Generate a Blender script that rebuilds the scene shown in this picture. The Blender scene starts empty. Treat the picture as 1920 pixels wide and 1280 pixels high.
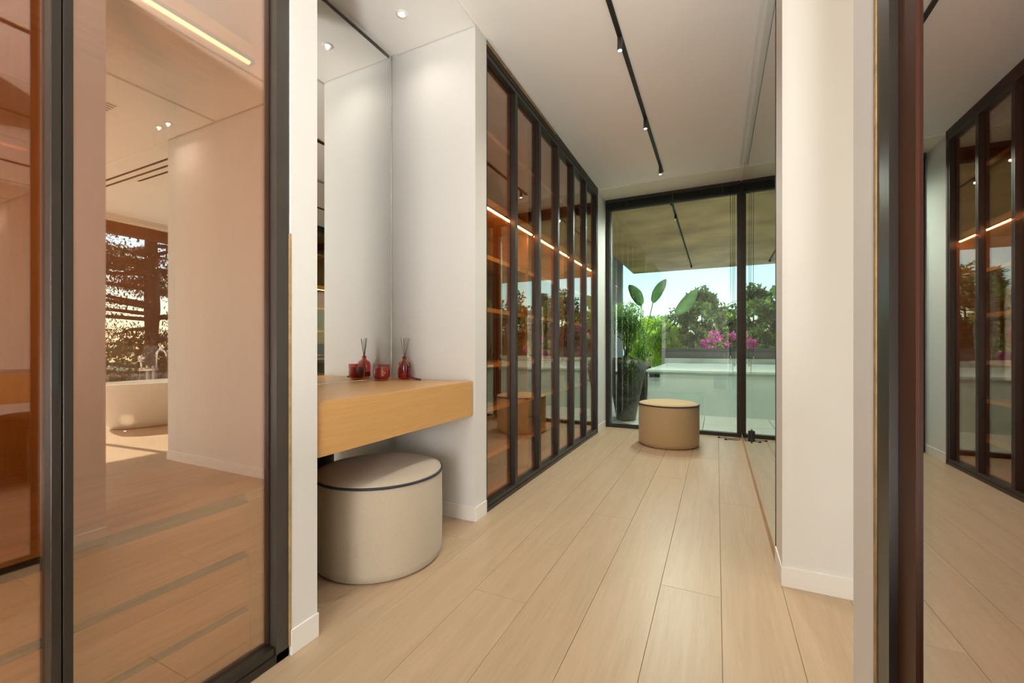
import bpy, bmesh, math, random
from mathutils import Vector, Matrix
random.seed(7)
PI = math.pi
sc = bpy.context.scene
COL = sc.collection

# ------------------------------------------------------------------ camera
cam_d = bpy.data.cameras.new('camera')
cam = bpy.data.objects.new('camera', cam_d)
COL.objects.link(cam)
cam_d.lens = 15.0
cam_d.sensor_width = 36.0
cam_d.clip_start = 0.02
cam_d.clip_end = 500
cam_d.shift_y = 11.0 / 1920.0
cam.location = (0.0, 0.0, 0.95)
cam.rotation_euler = (PI / 2, 0, math.atan(0.48))
sc.camera = cam

# ------------------------------------------------------------------ world, sun, daylight
w = bpy.data.worlds.new('world'); sc.world = w; w.use_nodes = True
nt = w.node_tree; nt.nodes.clear()
sky = nt.nodes.new('ShaderNodeTexSky'); sky.sky_type = 'NISHITA'
sky.sun_disc = False; sky.sun_elevation = math.radians(42); sky.sun_rotation = math.radians(95)
sky.air_density = 1.2; sky.dust_density = 0.4; sky.ozone_density = 1.0
bg = nt.nodes.new('ShaderNodeBackground'); bg.inputs['Strength'].default_value = 0.30
wo = nt.nodes.new('ShaderNodeOutputWorld')
nt.links.new(sky.outputs[0], bg.inputs[0]); nt.links.new(bg.outputs[0], wo.inputs[0])

def light(name, kind, loc, energy, color=(1, 1, 1), rot=(0, 0, 0), **kw):
    d = bpy.data.lights.new(name, kind); d.energy = energy; d.color = color
    for k, v in kw.items(): setattr(d, k, v)
    o = bpy.data.objects.new(name, d); COL.objects.link(o)
    o.location = loc; o.rotation_euler = rot
    return o
_sun_dir = Vector((math.cos(math.radians(42)) * 0.99, math.cos(math.radians(42)) * -0.08, math.sin(math.radians(42))))
sun = light('sun', 'SUN', (20, 6, 18), 11.0, (1.0, 0.95, 0.88), angle=math.radians(0.6))
sun.rotation_euler = _sun_dir.to_track_quat('Z', 'Y').to_euler()
# added area fills standing in for daylight at unseen side-room windows
light('bedroom_daylight_fill', 'AREA', (1.35, -4.92, 1.30), 150, (1.0, 0.98, 0.95), (PI / 2, 0, 0),
      shape='RECTANGLE', size=1.5, size_y=2.4)
light('bathroom_daylight_fill', 'AREA', (3.0, -1.93, 1.35), 85, (1.0, 0.98, 0.95), (PI / 2, 0, 0),
      shape='RECTANGLE', size=2.8, size_y=2.3)

sc.view_settings.view_transform = 'Standard'
sc.view_settings.look = 'None'
sc.view_settings.gamma = 1.0
sc.view_settings.use_curve_mapping = False
sc.view_settings.exposure = 0.24
sc.cycles.max_bounces = 14
sc.cycles.diffuse_bounces = 6
sc.cycles.glossy_bounces = 8
sc.cycles.transparent_max_bounces = 24
sc.cycles.transmission_bounces = 8
sc.cycles.sample_clamp_indirect = 6.0
sc.cycles.caustics_reflective = False
sc.cycles.caustics_refractive = False

# ------------------------------------------------------------------ materials
def newmat(name):
    m = bpy.data.materials.new(name); m.use_nodes = True
    t = m.node_tree; t.nodes.clear()
    o = t.nodes.new('ShaderNodeOutputMaterial')
    return m, t, o
def N(t, kind, **kw):
    n = t.nodes.new('ShaderNode' + kind)
    for k, v in kw.items():
        if k in n.inputs: n.inputs[k].default_value = v
        else: setattr(n, k, v)
    return n
def plain(name, col, rough=0.5, metal=0.0, spec=0.5, var=0.03, scale=6.0, bump=0.0, bscale=200.0):
    m, t, o = newmat(name)
    p = N(t, 'BsdfPrincipled', Roughness=rough, Metallic=metal)
    p.inputs['Specular IOR Level'].default_value = spec
    tc = N(t, 'TexCoord'); no = N(t, 'TexNoise', Scale=scale, Detail=3.0)
    t.links.new(tc.outputs['Object'], no.inputs['Vector'])
    r = N(t, 'ValToRGB')
    r.color_ramp.elements[0].position = 0.3; r.color_ramp.elements[1].position = 0.7
    r.color_ramp.elements[0].color = (*[max(0, c * (1 - var)) for c in col], 1)
    r.color_ramp.elements[1].color = (*[min(1, c * (1 + var)) for c in col], 1)
    t.links.new(no.outputs[0], r.inputs[0]); t.links.new(r.outputs[0], p.inputs['Base Color'])
    if bump:
        n2 = N(t, 'TexNoise', Scale=bscale, Detail=2.0); b = N(t, 'Bump', Strength=bump, Distance=0.002)
        t.links.new(tc.outputs['Object'], n2.inputs['Vector'])
        t.links.new(n2.outputs[0], b.inputs['Height']); t.links.new(b.outputs[0], p.inputs['Normal'])
    t.links.new(p.outputs[0], o.inputs[0])
    return m
def wood(name, c1, c2, axis='y', rough=0.45, objvar=0.0, spec=0.35, fine=1.0, rings=True):
    m, t, o = newmat(name)
    p = N(t, 'BsdfPrincipled', Roughness=rough); p.inputs['Specular IOR Level'].default_value = spec
    tc = N(t, 'TexCoord'); oi = N(t, 'ObjectInfo')
    off = N(t, 'VectorMath', operation='SCALE'); off.inputs[0].default_value = (13.7, 7.1, 3.3)
    t.links.new(oi.outputs['Random'], off.inputs['Scale'])
    ad = N(t, 'VectorMath', operation='ADD')
    t.links.new(tc.outputs['Object'], ad.inputs[0])
    if objvar: t.links.new(off.outputs[0], ad.inputs[1])
    sc_ = {'x': (0.9, 14, 14), 'y': (14, 0.9, 14), 'z': (14, 14, 0.9)}[axis]
    mp = N(t, 'Mapping'); mp.inputs['Scale'].default_value = sc_
    t.links.new(ad.outputs[0], mp.inputs['Vector'])
    n1 = N(t, 'TexNoise', Scale=0.8 * fine, Detail=2.0, Distortion=0.4)
    t.links.new(mp.outputs[0], n1.inputs['Vector'])
    wv = N(t, 'MATH' if False else 'Math', operation='MULTIPLY'); wv.inputs[1].default_value = 26.0
    t.links.new(n1.outputs[0], wv.inputs[0])
    sn = N(t, 'Math', operation='SINE'); t.links.new(wv.outputs[0], sn.inputs[0])
    n2 = N(t, 'TexNoise', Scale=9.0 * fine, Detail=3.0); t.links.new(mp.outputs[0], n2.inputs['Vector'])
    a1 = N(t, 'Math', operation='MULTIPLY_ADD'); a1.inputs[1].default_value = 0.14 if rings else 0.05; a1.inputs[2].default_value = 0.0
    t.links.new(sn.outputs[0], a1.inputs[0])
    a2 = N(t, 'Math', operation='MULTIPLY_ADD'); a2.inputs[1].default_value = 0.9
    t.links.new(n2.outputs[0], a2.inputs[0]); t.links.new(a1.outputs[0], a2.inputs[2])
    r = N(t, 'ValToRGB')
    r.color_ramp.elements[0].position = 0.15; r.color_ramp.elements[1].position = 0.75
    r.color_ramp.elements[0].color = (*c1, 1); r.color_ramp.elements[1].color = (*c2, 1)
    t.links.new(a2.outputs[0], r.inputs[0])
    last = r.outputs[0]
    if objvar:
        hs = N(t, 'HueSaturation')
        mr = N(t, 'MapRange'); mr.inputs['To Min'].default_value = 1 - objvar; mr.inputs['To Max'].default_value = 1 + objvar
        t.links.new(oi.outputs['Random'], mr.inputs['Value']); t.links.new(mr.outputs[0], hs.inputs['Value'])
        t.links.new(last, hs.inputs['Color']); last = hs.outputs[0]
    t.links.new(last, p.inputs['Base Color'])
    b = N(t, 'Bump', Strength=0.06, Distance=0.001); t.links.new(n2.outputs[0], b.inputs['Height']); t.links.new(b.outputs[0], p.inputs['Normal'])
    t.links.new(p.outputs[0], o.inputs[0])
    return m
def coated_glass(name, tint, r0, rgraze=0.5, rcol=(1, 1, 1)):
    # a thin pane: part of the light passes, tinted; part is mirrored, more at a grazing angle
    m, t, o = newmat(name)
    tr = N(t, 'BsdfTransparent'); tr.inputs[0].default_value = (*tint, 1)
    gl = N(t, 'BsdfGlossy', Roughness=0.0); gl.inputs[0].default_value = (*rcol, 1)
    lw = N(t, 'LayerWeight', Blend=0.5)
    pw = N(t, 'Math', operation='POWER'); pw.inputs[1].default_value = 3.0
    t.links.new(lw.outputs['Facing'], pw.inputs[0])
    ma = N(t, 'Math', operation='MULTIPLY_ADD'); ma.inputs[1].default_value = rgraze; ma.inputs[2].default_value = r0
    t.links.new(pw.outputs[0], ma.inputs[0])
    mx = N(t, 'MixShader'); t.links.new(ma.outputs[0], mx.inputs[0])
    t.links.new(tr.outputs[0], mx.inputs[1]); t.links.new(gl.outputs[0], mx.inputs[2])
    t.links.new(mx.outputs[0], o.inputs[0])
    return m
def mirror_mat(name, col):
    m, t, o = newmat(name)
    gl = N(t, 'BsdfGlossy', Roughness=0.0); gl.inputs[0].default_value = (*col, 1)
    t.links.new(gl.outputs[0], o.inputs[0]); return m
def emit(name, col, s):
    m, t, o = newmat(name)
    e = N(t, 'Emission', Strength=s); e.inputs[0].default_value = (*col, 1)
    t.links.new(e.outputs[0], o.inputs[0]); return m
def leafmat(name, ca, cb, trans=0.45, scale=3.0, rough=0.45):
    m, t, o = newmat(name)
    tc = N(t, 'TexCoord'); no = N(t, 'TexNoise', Scale=scale, Detail=4.0)
    t.links.new(tc.outputs['Object'], no.inputs['Vector'])
    r = N(t, 'ValToRGB'); r.color_ramp.elements[0].position = 0.35; r.color_ramp.elements[1].position = 0.65
    r.color_ramp.elements[0].color = (*ca, 1); r.color_ramp.elements[1].color = (*cb, 1)
    t.links.new(no.outputs[0], r.inputs[0])
    p = N(t, 'BsdfPrincipled', Roughness=rough); t.links.new(r.outputs[0], p.inputs['Base Color'])
    tl = N(t, 'BsdfTranslucent'); t.links.new(r.outputs[0], tl.inputs[0])
    mx = N(t, 'MixShader'); mx.inputs[0].default_value = trans
    t.links.new(p.outputs[0], mx.inputs[1]); t.links.new(tl.outputs[0], mx.inputs[2])
    t.links.new(mx.outputs[0], o.inputs[0]); return m
def fabric(name, c1, c2, scale=260.0):
    m, t, o = newmat(name)
    p = N(t, 'BsdfPrincipled', Roughness=0.9); p.inputs['Specular IOR Level'].default_value = 0.15
    p.inputs['Sheen Weight'].default_value = 0.25
    tc = N(t, 'TexCoord')
    ma = N(t, 'Mapping'); ma.inputs['Scale'].default_value = (1, 1, 7); t.links.new(tc.outputs['Object'], ma.inputs[0])
    mb = N(t, 'Mapping'); mb.inputs['Scale'].default_value = (5, 5, 0.6); t.links.new(tc.outputs['Object'], mb.inputs[0])
    na = N(t, 'TexNoise', Scale=scale * 0.14, Detail=3.0); nb = N(t, 'TexNoise', Scale=scale * 0.2, Detail=3.0)
    t.links.new(ma.outputs[0], na.inputs[0]); t.links.new(mb.outputs[0], nb.inputs[0])
    av = N(t, 'Math', operation='ADD'); t.links.new(na.outputs[0], av.inputs[0]); t.links.new(nb.outputs[0], av.inputs[1])
    hf = N(t, 'Math', operation='MULTIPLY'); hf.inputs[1].default_value = 0.5; t.links.new(av.outputs[0], hf.inputs[0])
    r = N(t, 'ValToRGB'); r.color_ramp.elements[0].position = 0.35; r.color_ramp.elements[1].position = 0.65
    r.color_ramp.elements[0].color = (*c1, 1); r.color_ramp.elements[1].color = (*c2, 1)
    t.links.new(hf.outputs[0], r.inputs[0]); t.links.new(r.outputs[0], p.inputs['Base Color'])
    b = N(t, 'Bump', Strength=0.35, Distance=0.002); t.links.new(hf.outputs[0], b.inputs['Height']); t.links.new(b.outputs[0], p.inputs['Normal'])
    t.links.new(p.outputs[0], o.inputs[0]); return m
def clearglass(name, col, ior=1.45):
    m, t, o = newmat(name)
    p = N(t, 'BsdfPrincipled', Roughness=0.02, IOR=ior); p.inputs['Base Color'].default_value = (*col, 1)
    p.inputs['Transmission Weight'].default_value = 1.0
    t.links.new(p.outputs[0], o.inputs[0]); return m

WALL = plain('wall_paint', (0.76, 0.745, 0.715), 0.6, var=0.012, scale=1.5)
CEIL = plain('ceiling_paint', (0.92, 0.90, 0.865), 0.75, var=0.01, scale=1.5)
BASE = plain('baseboard_paint', (0.85, 0.82, 0.77), 0.45, var=0.01)
BAND = plain('cream_band_paint', (0.78, 0.72, 0.60), 0.7, var=0.015)
OAKF = wood('oak_floor', (0.485, 0.35, 0.215), (0.56, 0.412, 0.268), 'y', 0.38, objvar=0.035, spec=0.4)
OAKJ = plain('joint_filler', (0.34, 0.23, 0.14), 0.9)
OAKV = wood('oak_vanity', (0.60, 0.33, 0.115), (0.68, 0.395, 0.155), 'y', 0.33, spec=0.45, rings=False)
OAKX = wood('oak_cabinet', (0.44, 0.27, 0.14), (0.60, 0.40, 0.225), 'y', 0.45)
OAKZ = wood('oak_back_panel', (0.40, 0.225, 0.10), (0.50, 0.30, 0.15), 'z', 0.5, rings=False)
BLACK = plain('bronze_black_metal', (0.030, 0.024, 0.019), 0.35, metal=0.3, spec=0.5, var=0.1)
EDGELIT = wood('lit_oak_edge', (0.74, 0.54, 0.30), (0.84, 0.64, 0.38), 'y', 0.4, rings=False)
JAMB = plain('grey_bronze_metal', (0.060, 0.052, 0.044), 0.4, metal=0.3, var=0.08)
MATTE = plain('matte_black', (0.012, 0.011, 0.010), 0.5, var=0.1)
GAP = plain('dark_recess', (0.018, 0.014, 0.009), 0.7)
TAN = plain('raw_tan_edge', (0.36, 0.235, 0.105), 0.7, var=0.25, scale=40)
G_A = coated_glass('bronze_glass_near', (1.0, 0.80, 0.57), 0.31, 0.45)
G_B = coated_glass('bronze_glass_far', (1.0, 0.80, 0.56), 0.05, 1.0)
G_C = coated_glass('bronze_glass_dark', (0.70, 0.32, 0.19), 0.42, 0.65)
G_W = coated_glass('green_window_glass', (0.80, 0.91, 0.87), 0.04, 0.5)
G_T = coated_glass('clear_window_glass', (0.93, 0.96, 0.95), 0.03, 0.5)
MIRR = mirror_mat('mirror_silver', (0.90, 0.905, 0.885))
MIRG = mirror_mat('mirror_grey', (0.83, 0.84, 0.81))
LED = emit('led_warm', (1.0, 0.58, 0.36), 40.0)
LEDA = emit('led_warm_soft', (1.0, 0.74, 0.60), 2.4)
BRONZE = plain('rust_bronze_metal', (0.055, 0.018, 0.009), 0.45, metal=0.0, spec=0.2, var=0.1)
LEDC = emit('lamp_core', (1.0, 0.86, 0.66), 14.0)
LINEN = fabric('linen', (0.46, 0.38, 0.28), (0.55, 0.47, 0.36), 900)
LINEN2 = fabric('golden_linen', (0.60, 0.44, 0.23), (0.70, 0.53, 0.30), 900)
NAVY = plain('navy_piping', (0.015, 0.018, 0.035), 0.6)
CONC = plain('concrete_soffit', (0.66, 0.40, 0.21), 0.8, var=0.3, scale=1.6, bump=0.2, bscale=20)
CONW = plain('concrete_wall', (0.17, 0.18, 0.19), 0.8, var=0.2, scale=2.0)
RENDER = plain('white_render', (0.66, 0.74, 0.70), 0.85, var=0.04)
TILE = plain('terrace_tile', (0.60, 0.60, 0.56), 0.6, var=0.05)
CHAR = plain('charcoal_panel', (0.055, 0.06, 0.075), 0.5, var=0.1)
GREYP = plain('grey_panel', (0.12, 0.135, 0.145), 0.6, var=0.08)
POT = plain('rough_glazed_pot', (0.075, 0.060, 0.045), 0.45, var=0.6, scale=14, bump=0.5, bscale=90)
SOIL = plain('soil', (0.05, 0.035, 0.022), 0.95)
BARK = plain('bark', (0.06, 0.045, 0.032), 0.9, var=0.3, scale=20)
LDARK = leafmat('leaf_dark', (0.028, 0.08, 0.018), (0.15, 0.23, 0.035), 0.45)
LMID = leafmat('leaf_mid', (0.10, 0.22, 0.04), (0.26, 0.42, 0.08), 0.5)
LLIME = leafmat('leaf_lime', (0.30, 0.46, 0.03), (0.58, 0.66, 0.06), 0.5)
LCON = leafmat('leaf_conifer', (0.045, 0.085, 0.022), (0.11, 0.17, 0.045), 0.3)
LCEDAR = leafmat('leaf_cedar', (0.030, 0.040, 0.018), (0.065, 0.075, 0.030), 0.3)
LPINK = leafmat('petal_magenta', (0.62, 0.05, 0.36), (0.85, 0.16, 0.58), 0.45)
LBIG = leafmat('leaf_paddle', (0.16, 0.36, 0.13), (0.26, 0.50, 0.20), 0.5, scale=8)
TUBM = plain('tub_matte_white', (0.80, 0.78, 0.72), 0.4, var=0.01)
STEEL = plain('brushed_steel', (0.62, 0.60, 0.56), 0.22, metal=1.0, var=0.05)
REDG = coated_glass('red_glass', (0.84, 0.46, 0.43), 0.05, 0.5)
WAX = plain('pink_wax', (0.82, 0.37, 0.28), 0.5, var=0.04)
LIQ = plain('red_oil', (0.60, 0.07, 0.04), 0.15, var=0.1)
REED = plain('reed_stick', (0.16, 0.12, 0.09), 0.8)
TASS = plain('plum_tassel', (0.13, 0.02, 0.06), 0.8, var=0.3, scale=120)
PALE = plain('pale_print', (0.80, 0.72, 0.62), 0.5)
GOLD = plain('gold_thread', (0.55, 0.38, 0.18), 0.5)
BROWN = plain('brown_cassette', (0.09, 0.045, 0.025), 0.5, var=0.1)
GRASS = plain('distant_green', (0.10, 0.15, 0.05), 0.95, var=0.4, scale=0.4)
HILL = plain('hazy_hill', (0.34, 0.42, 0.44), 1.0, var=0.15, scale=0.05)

# ------------------------------------------------------------------ builders
def origin(p):
    v = Vector((0, 0, 0))
    while p is not None:
        v += p.location; p = p.parent
    return v
def tag(o, label=None, cat=None, group=None, kind=None):
    if label: o['label'] = label
    if cat: o['category'] = cat
    if group: o['group'] = group
    if kind: o['kind'] = kind
    return o
def mesh(name, vs, fs, mat, parent=None, smooth=False):
    """vs in world coordinates; a parented part is stored relative to its thing."""
    og = origin(parent)
    me = bpy.data.meshes.new(name)
    me.from_pydata([tuple(Vector(v) - og) for v in vs], [], fs)
    me.update()
    if mat: me.materials.append(mat)
    if smooth:
        me.polygons.foreach_set('use_smooth', [True] * len(me.polygons))
    o = bpy.data.objects.new(name, me); COL.objects.link(o)
    if parent: o.parent = parent
    return o
def boxdata(x0, x1, y0, y1, z0, z1, off=0):
    v = [(x0, y0, z0), (x1, y0, z0), (x1, y1, z0), (x0, y1, z0), (x0, y0, z1), (x1, y0, z1), (x1, y1, z1), (x0, y1, z1)]
    f = [(0, 3, 2, 1), (4, 5, 6, 7), (0, 1, 5, 4), (1, 2, 6, 5), (2, 3, 7, 6), (3, 0, 4, 7)]
    return v, [tuple(i + off for i in q) for q in f]
def box(name, x0, x1, y0, y1, z0, z1, mat, parent=None, bevel=0.0):
    v, f = boxdata(x0, x1, y0, y1, z0, z1)
    o = mesh(name, v, f, mat, parent)
    if bevel:
        b = o.modifiers.new('bevel', 'BEVEL'); b.width = bevel; b.segments = 2; b.limit_method = 'ANGLE'
    return o
def empty(name, loc, label=None, cat=None, group=None, kind=None):
    o = bpy.data.objects.new(name, None); COL.objects.link(o)
    o.location = loc; o.empty_display_size = 0.1
    return tag(o, label, cat, group, kind)
def lathe(name, c, prof, mat, parent=None, seg=48, sx=1.0, sy=1.0, smooth=True, caps=True):
    vs, fs = [], []
    for (r, z) in prof:
        for i in range(seg):
            a = 2 * PI * i / seg
            vs.append((c[0] + r * sx * math.cos(a), c[1] + r * sy * math.sin(a), c[2] + z))
    for k in range(len(prof) - 1):
        for i in range(seg):
            j = (i + 1) % seg
            fs.append((k * seg + i, k * seg + j, (k + 1) * seg + j, (k + 1) * seg + i))
    if caps:
        fs.append(tuple(reversed(range(seg))))
        b = (len(prof) - 1) * seg
        fs.append(tuple(b + i for i in range(seg)))
    return mesh(name, vs, fs, mat, parent, smooth)
def tubedata(pts, r, seg=8, r1=None, off=0):
    pts = [Vector(p) for p in pts]; n = len(pts); vs, fs = [], []
    r1 = r if r1 is None else r1
    for i, p in enumerate(pts):
        d = (pts[min(i + 1, n - 1)] - pts[max(i - 1, 0)])
        d = d.normalized() if d.length > 1e-9 else Vector((0, 0, 1))
        u = d.cross(Vector((0, 0, 1)))
        if u.length < 1e-3: u = d.cross(Vector((0, 1, 0)))
        u.normalize(); v = d.cross(u)
        rr = r + (r1 - r) * i / max(1, n - 1)
        for k in range(seg):
            a = 2 * PI * k / seg
            q = p + u * (rr * math.cos(a)) + v * (rr * math.sin(a)); vs.append(tuple(q))
    for i in range(n - 1):
        for k in range(seg):
            j = (k + 1) % seg
            fs.append((off + i * seg + k, off + i * seg + j, off + (i + 1) * seg + j, off + (i + 1) * seg + k))
    fs.append(tuple(off + k for k in reversed(range(seg))))
    fs.append(tuple(off + (n - 1) * seg + k for k in range(seg)))
    return vs, fs
def tube(name, pts, r, mat, parent=None, seg=8, r1=None):
    v, f = tubedata(pts, r, seg, r1)
    return mesh(name, v, f, mat, parent, True)

CZ = 2.70      # ceiling height
XL = -1.19     # face of the left wall
XR = 0.235     # face of the right wall
YM = 2.005     # niche end wall and passage wall
YW = 5.10      # corridor window
XB = 4.70      # bathroom window
S = 'structure'

# ------------------------------------------------------------------ floor
floor = tag(box('floor', -3.3, 4.75, -5.0, 5.14, -0.12, -0.016, OAKJ),
            'wide pale oak plank floor running down the dressing corridor', kind=S)
PW = 0.218
def plank_mesh(L):
    g = 0.0005; b = 0.0009
    x0, x1, y0, y1 = g, PW - g, g, L - g
    vs = [(x0, y0, -0.016), (x1, y0, -0.016), (x1, y1, -0.016), (x0, y1, -0.016),
          (x0, y0, -b), (x1, y0, -b), (x1, y1, -b), (x0, y1, -b),
          (x0 + b, y0 + b, 0), (x1 - b, y0 + b, 0), (x1 - b, y1 - b, 0), (x0 + b, y1 - b, 0)]
    fs = [(0, 1, 5, 4), (1, 2, 6, 5), (2, 3, 7, 6), (3, 0, 4, 7), (4, 5, 9, 8), (5, 6, 10, 9), (6, 7, 11, 10), (7, 4, 8, 11), (8, 9, 10, 11)]
    me = bpy.data.meshes.new('plank'); me.from_pydata(vs, [], fs); me.update(); me.materials.append(OAKF)
    return me
_pm = {}
def plank(x, y0, y1):
    L = round(y1 - y0, 3)
    if L not in _pm: _pm[L] = plank_mesh(L)
    o = bpy.data.objects.new('plank', _pm[L]); COL.objects.link(o)
    o.location = (x, y0, 0); o.parent = floor
rows = [0.015 + PW * k for k in range(-8, 22)]
for i, x in enumerate(rows):
    lo, hi = (-4.2, 5.10)
    y = lo - [0.0, 1.3, 0.6, 1.7, 0.95][i % 5]
    while y < hi:
        a, b = max(y, lo), min(y + 2.2, hi)
        if b - a > 0.05: plank(x, a, b)
        y += 2.2

# ------------------------------------------------------------------ ceiling
ceil = tag(box('ceiling', -3.3, 4.9, -5.0, 5.16, CZ + 0.015, CZ + 0.15, CEIL), 'off-white plaster ceiling with slim shadow grooves', kind=S)
for a in [(-1.165, 0.200, -1.3, 4.69), (-1.735, -1.185, 0.99, 2.005), (0.262, 1.045, 0.95, 1.985), (1.075, 4.68, -2.0, 1.985),
          (1.763, 4.68, 2.02, 5.1), (-3.3, 2.2, -5.0, -1.3)]:
    box('ceiling_panel', a[0], a[1], a[2], a[3], CZ, CZ + 0.0155, CEIL, ceil)
tag(box('trim_1', XL - 0.02, XR + 0.02, 4.69, YW + 0.05, CZ - 0.008, CZ + 0.04, BAND), 'cream ceiling strip in front of the corridor window', kind=S)

# ------------------------------------------------------------------ walls
def wall(name, *a, mat=WALL, label=None):
    return tag(box(name, *a, mat), label, kind=S)
wl = wall('wall_left', -1.9, XL + 0.003, 2.01, 2.135, 0, CZ + 0.02, label='white wall end between the vanity niche and the far wardrobe')
wall('wall_pier_left', -1.9, -1.185, 0.893, 0.988, 0, CZ + 0.02, label='narrow white wall end between the near wardrobe and the niche')
wall('wall_niche_back', -1.9, -1.775, 0.9, 2.1, 0, CZ + 0.02, label='white wall behind the vanity mirror')
wall('wall_left_far', -1.9, -1.20, 4.69, YW + 0.1, 0, CZ + 0.02, label='narrow white wall strip between the far wardrobe and the window')
wall('wall_outer_left', -2.0, -1.86, -1.4, 5.2, -0.1, CZ + 0.1, label='outer wall behind the left wardrobes')
wall('wall_right', XR + 0.012, 1.763, YM, YW + 0.2, 0, CZ + 0.02, label='white wall carrying the tall corridor mirror')
wall('wall_right_end', XR, XR + 0.02, 2.0, 2.19, 0, CZ + 0.02, label='white corner return in front of the corridor mirror')
wall('wall_pier_right', XR, 0.30, 0.895, 1.016, 0, CZ + 0.02, label='narrow white wall end beside the right wardrobe')
wall('wall_passage', 0.30, 0.98, 0.90, 1.0, 0, CZ + 0.02, label='white wall behind the right wardrobe')
wall('wall_wardrobe_back', 0.86, 0.98, -1.4, 0.95, 0, CZ + 0.02, label='white wall backing the right wardrobe')
wall('wall_bath_far', 1.763, 4.9, 5.05, 5.2, 0, CZ + 0.1, label='far white wall of the bathroom')
wall('wall_bath_head', XB - 0.03, XB + 0.12, -2.0, 5.1, 2.60, CZ + 0.02, label='white lintel above the bathroom window')
wall('wall_bath_side', XB - 0.03, XB + 0.12, -2.0, -1.2, 0, CZ, label='white wall beside the bathroom window')
wall('wall_bath_near_head', 0.9, 4.8, -2.15, -2.0, 2.5, CZ + 0.1, label='lintel over the second bathroom window')
wall('wall_bath_near_side', 0.9, 1.6, -2.15, -2.0, 0, CZ, label='wall beside the second bathroom window')
wall('wall_bath_near_end', 4.4, 4.8, -2.15, -2.0, 0, CZ, label='wall end beside the second bathroom window')
wall('wall_hall_left', -1.9, -1.19, -1.4, -0.5, 0, CZ + 0.02, label='white wall behind the camera on the left')
wall('wall_hall_right', 0.24, 0.98, -1.4, -0.5, 0, CZ + 0.02, label='white wall behind the camera on the right')
wall('wall_bedroom_left', -3.4, -3.25, -5.0, -1.3, 0, CZ + 0.1, label='left wall of the bedroom')
wall('wall_bedroom_right', 2.2, 2.35, -5.0, -1.3, 0, CZ + 0.1, label='right wall of the bedroom')
wall('wall_bedroom_near_left', -3.3, -1.9, -1.45, -1.3, 0, CZ + 0.1, label='bedroom wall beside the corridor opening')
wall('wall_bedroom_near_right', 0.98, 2.3, -1.45, -1.3, 0, CZ + 0.1, label='bedroom wall backing the bathroom')
wall('wall_bedroom_south', -3.3, 0.55, -5.1, -4.96, 0, CZ + 0.1, label='far wall of the bedroom behind the camera')
wall('wall_bedroom_south_head', 0.55, 2.3, -5.1, -4.96, 2.55, CZ + 0.1, label='lintel over the bedroom window')

def baseboard(name, *a, label=None, mat=BASE):
    o = tag(box(name, *a, mat, bevel=0.0015), label, kind=S); return o
BH = 0.078
baseboard('baseboard_pier', -1.187, -1.181, 0.891, 0.992, 0, BH, label='white baseboard on the narrow left wall end')
baseboard('baseboard_niche', -1.775, XL + 0.006, 2.004, 2.02, 0, BH, label='white baseboard at the niche end wall')
baseboard('baseboard_left', -1.2, XL + 0.008, 2.008, 2.134, 0, BH, label='white baseboard on the wall end by the far wardrobe')
baseboard('baseboard_left_far', -1.21, -1.195, 4.692, YW - 0.02, 0, BH, label='white baseboard on the strip beside the window')
baseboard('baseboard_right', XR - 0.004, 1.766, 1.996, 2.006, 0, BH, label='white baseboard along the passage wall')
baseboard('baseboard_right_end', XR - 0.005, XR + 0.01, 1.998, 2.19, 0, BH, label='white baseboard on the corner before the mirror')
baseboard('baseboard_pier_right', XR - 0.004, XR + 0.01, 0.894, 1.019, 0, BH, label='white baseboard on the right wall end')
baseboard('baseboard_mirror', XR - 0.001, XR + 0.02, 2.19, YW - 0.02, 0, 0.052, label='oak skirting strip below the corridor mirror', mat=OAKX)
# raw tan edges left by the fitters where the frames meet the wall ends
tag(box('trim_2', -1.192, -1.1835, 0.8885, 0.8925, 0.03, 1.3, TAN), 'thin raw tan edge beside the near wardrobe frame', kind=S)
tag(box('trim_3', 0.2335, 0.252, 0.884, 0.8955, 0.0, CZ, TAN), 'thin raw tan edge beside the right wardrobe frame', kind=S)

tag(box('trim_5', -1.191, -1.184, 2.14, 3.3, CZ - 0.010, CZ + 0.001, TAN), 'thin raw tan edge along the head of the far wardrobe', kind=S)
# mirrors
m1 = empty('wall_mirror', (-1.768, 1.5, 0), 'tall frameless mirror on the back of the vanity niche', 'mirror')
box('edge_strip', -1.7655, -1.7615, 0.991, 2.002, 0.7675, 0.7705, BASE, m1)
box('edge_strip', -1.7652, -1.7632, 2.0, 2.0035, 0.77, CZ, STEEL, m1)
box('mirror_glass', -1.774, -1.765, 0.99, 2.003, 0.01, CZ + 0.014, MIRR, m1)
m2 = empty('wall_mirror', (XR, 3.6, 0.05), 'floor-to-ceiling mirror along the right corridor wall beside the window', 'mirror')
box('mirror_glass', XR, XR + 0.008, 2.205, 3.60, 0.054, CZ + 0.014, MIRG, m2)
box('mirror_glass', XR, XR + 0.008, 3.603, YW - 0.03, 0.054, CZ + 0.014, MIRG, m2)
box('edge_strip', XR - 0.002, XR + 0.011, 2.192, 2.205, 0.045, CZ, MATTE, m2)
lt = empty('mirror_latch', (XR - 0.01, 3.66, 0.28), 'small dark latch low on the corridor mirror', 'latch')
box('plate', XR - 0.006, XR, 3.64, 3.68, 0.235, 0.335, CHAR, lt, 0.001)
box('knob', XR - 0.022, XR - 0.006, 3.648, 3.672, 0.245, 0.325, MATTE, lt, 0.002)

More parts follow.
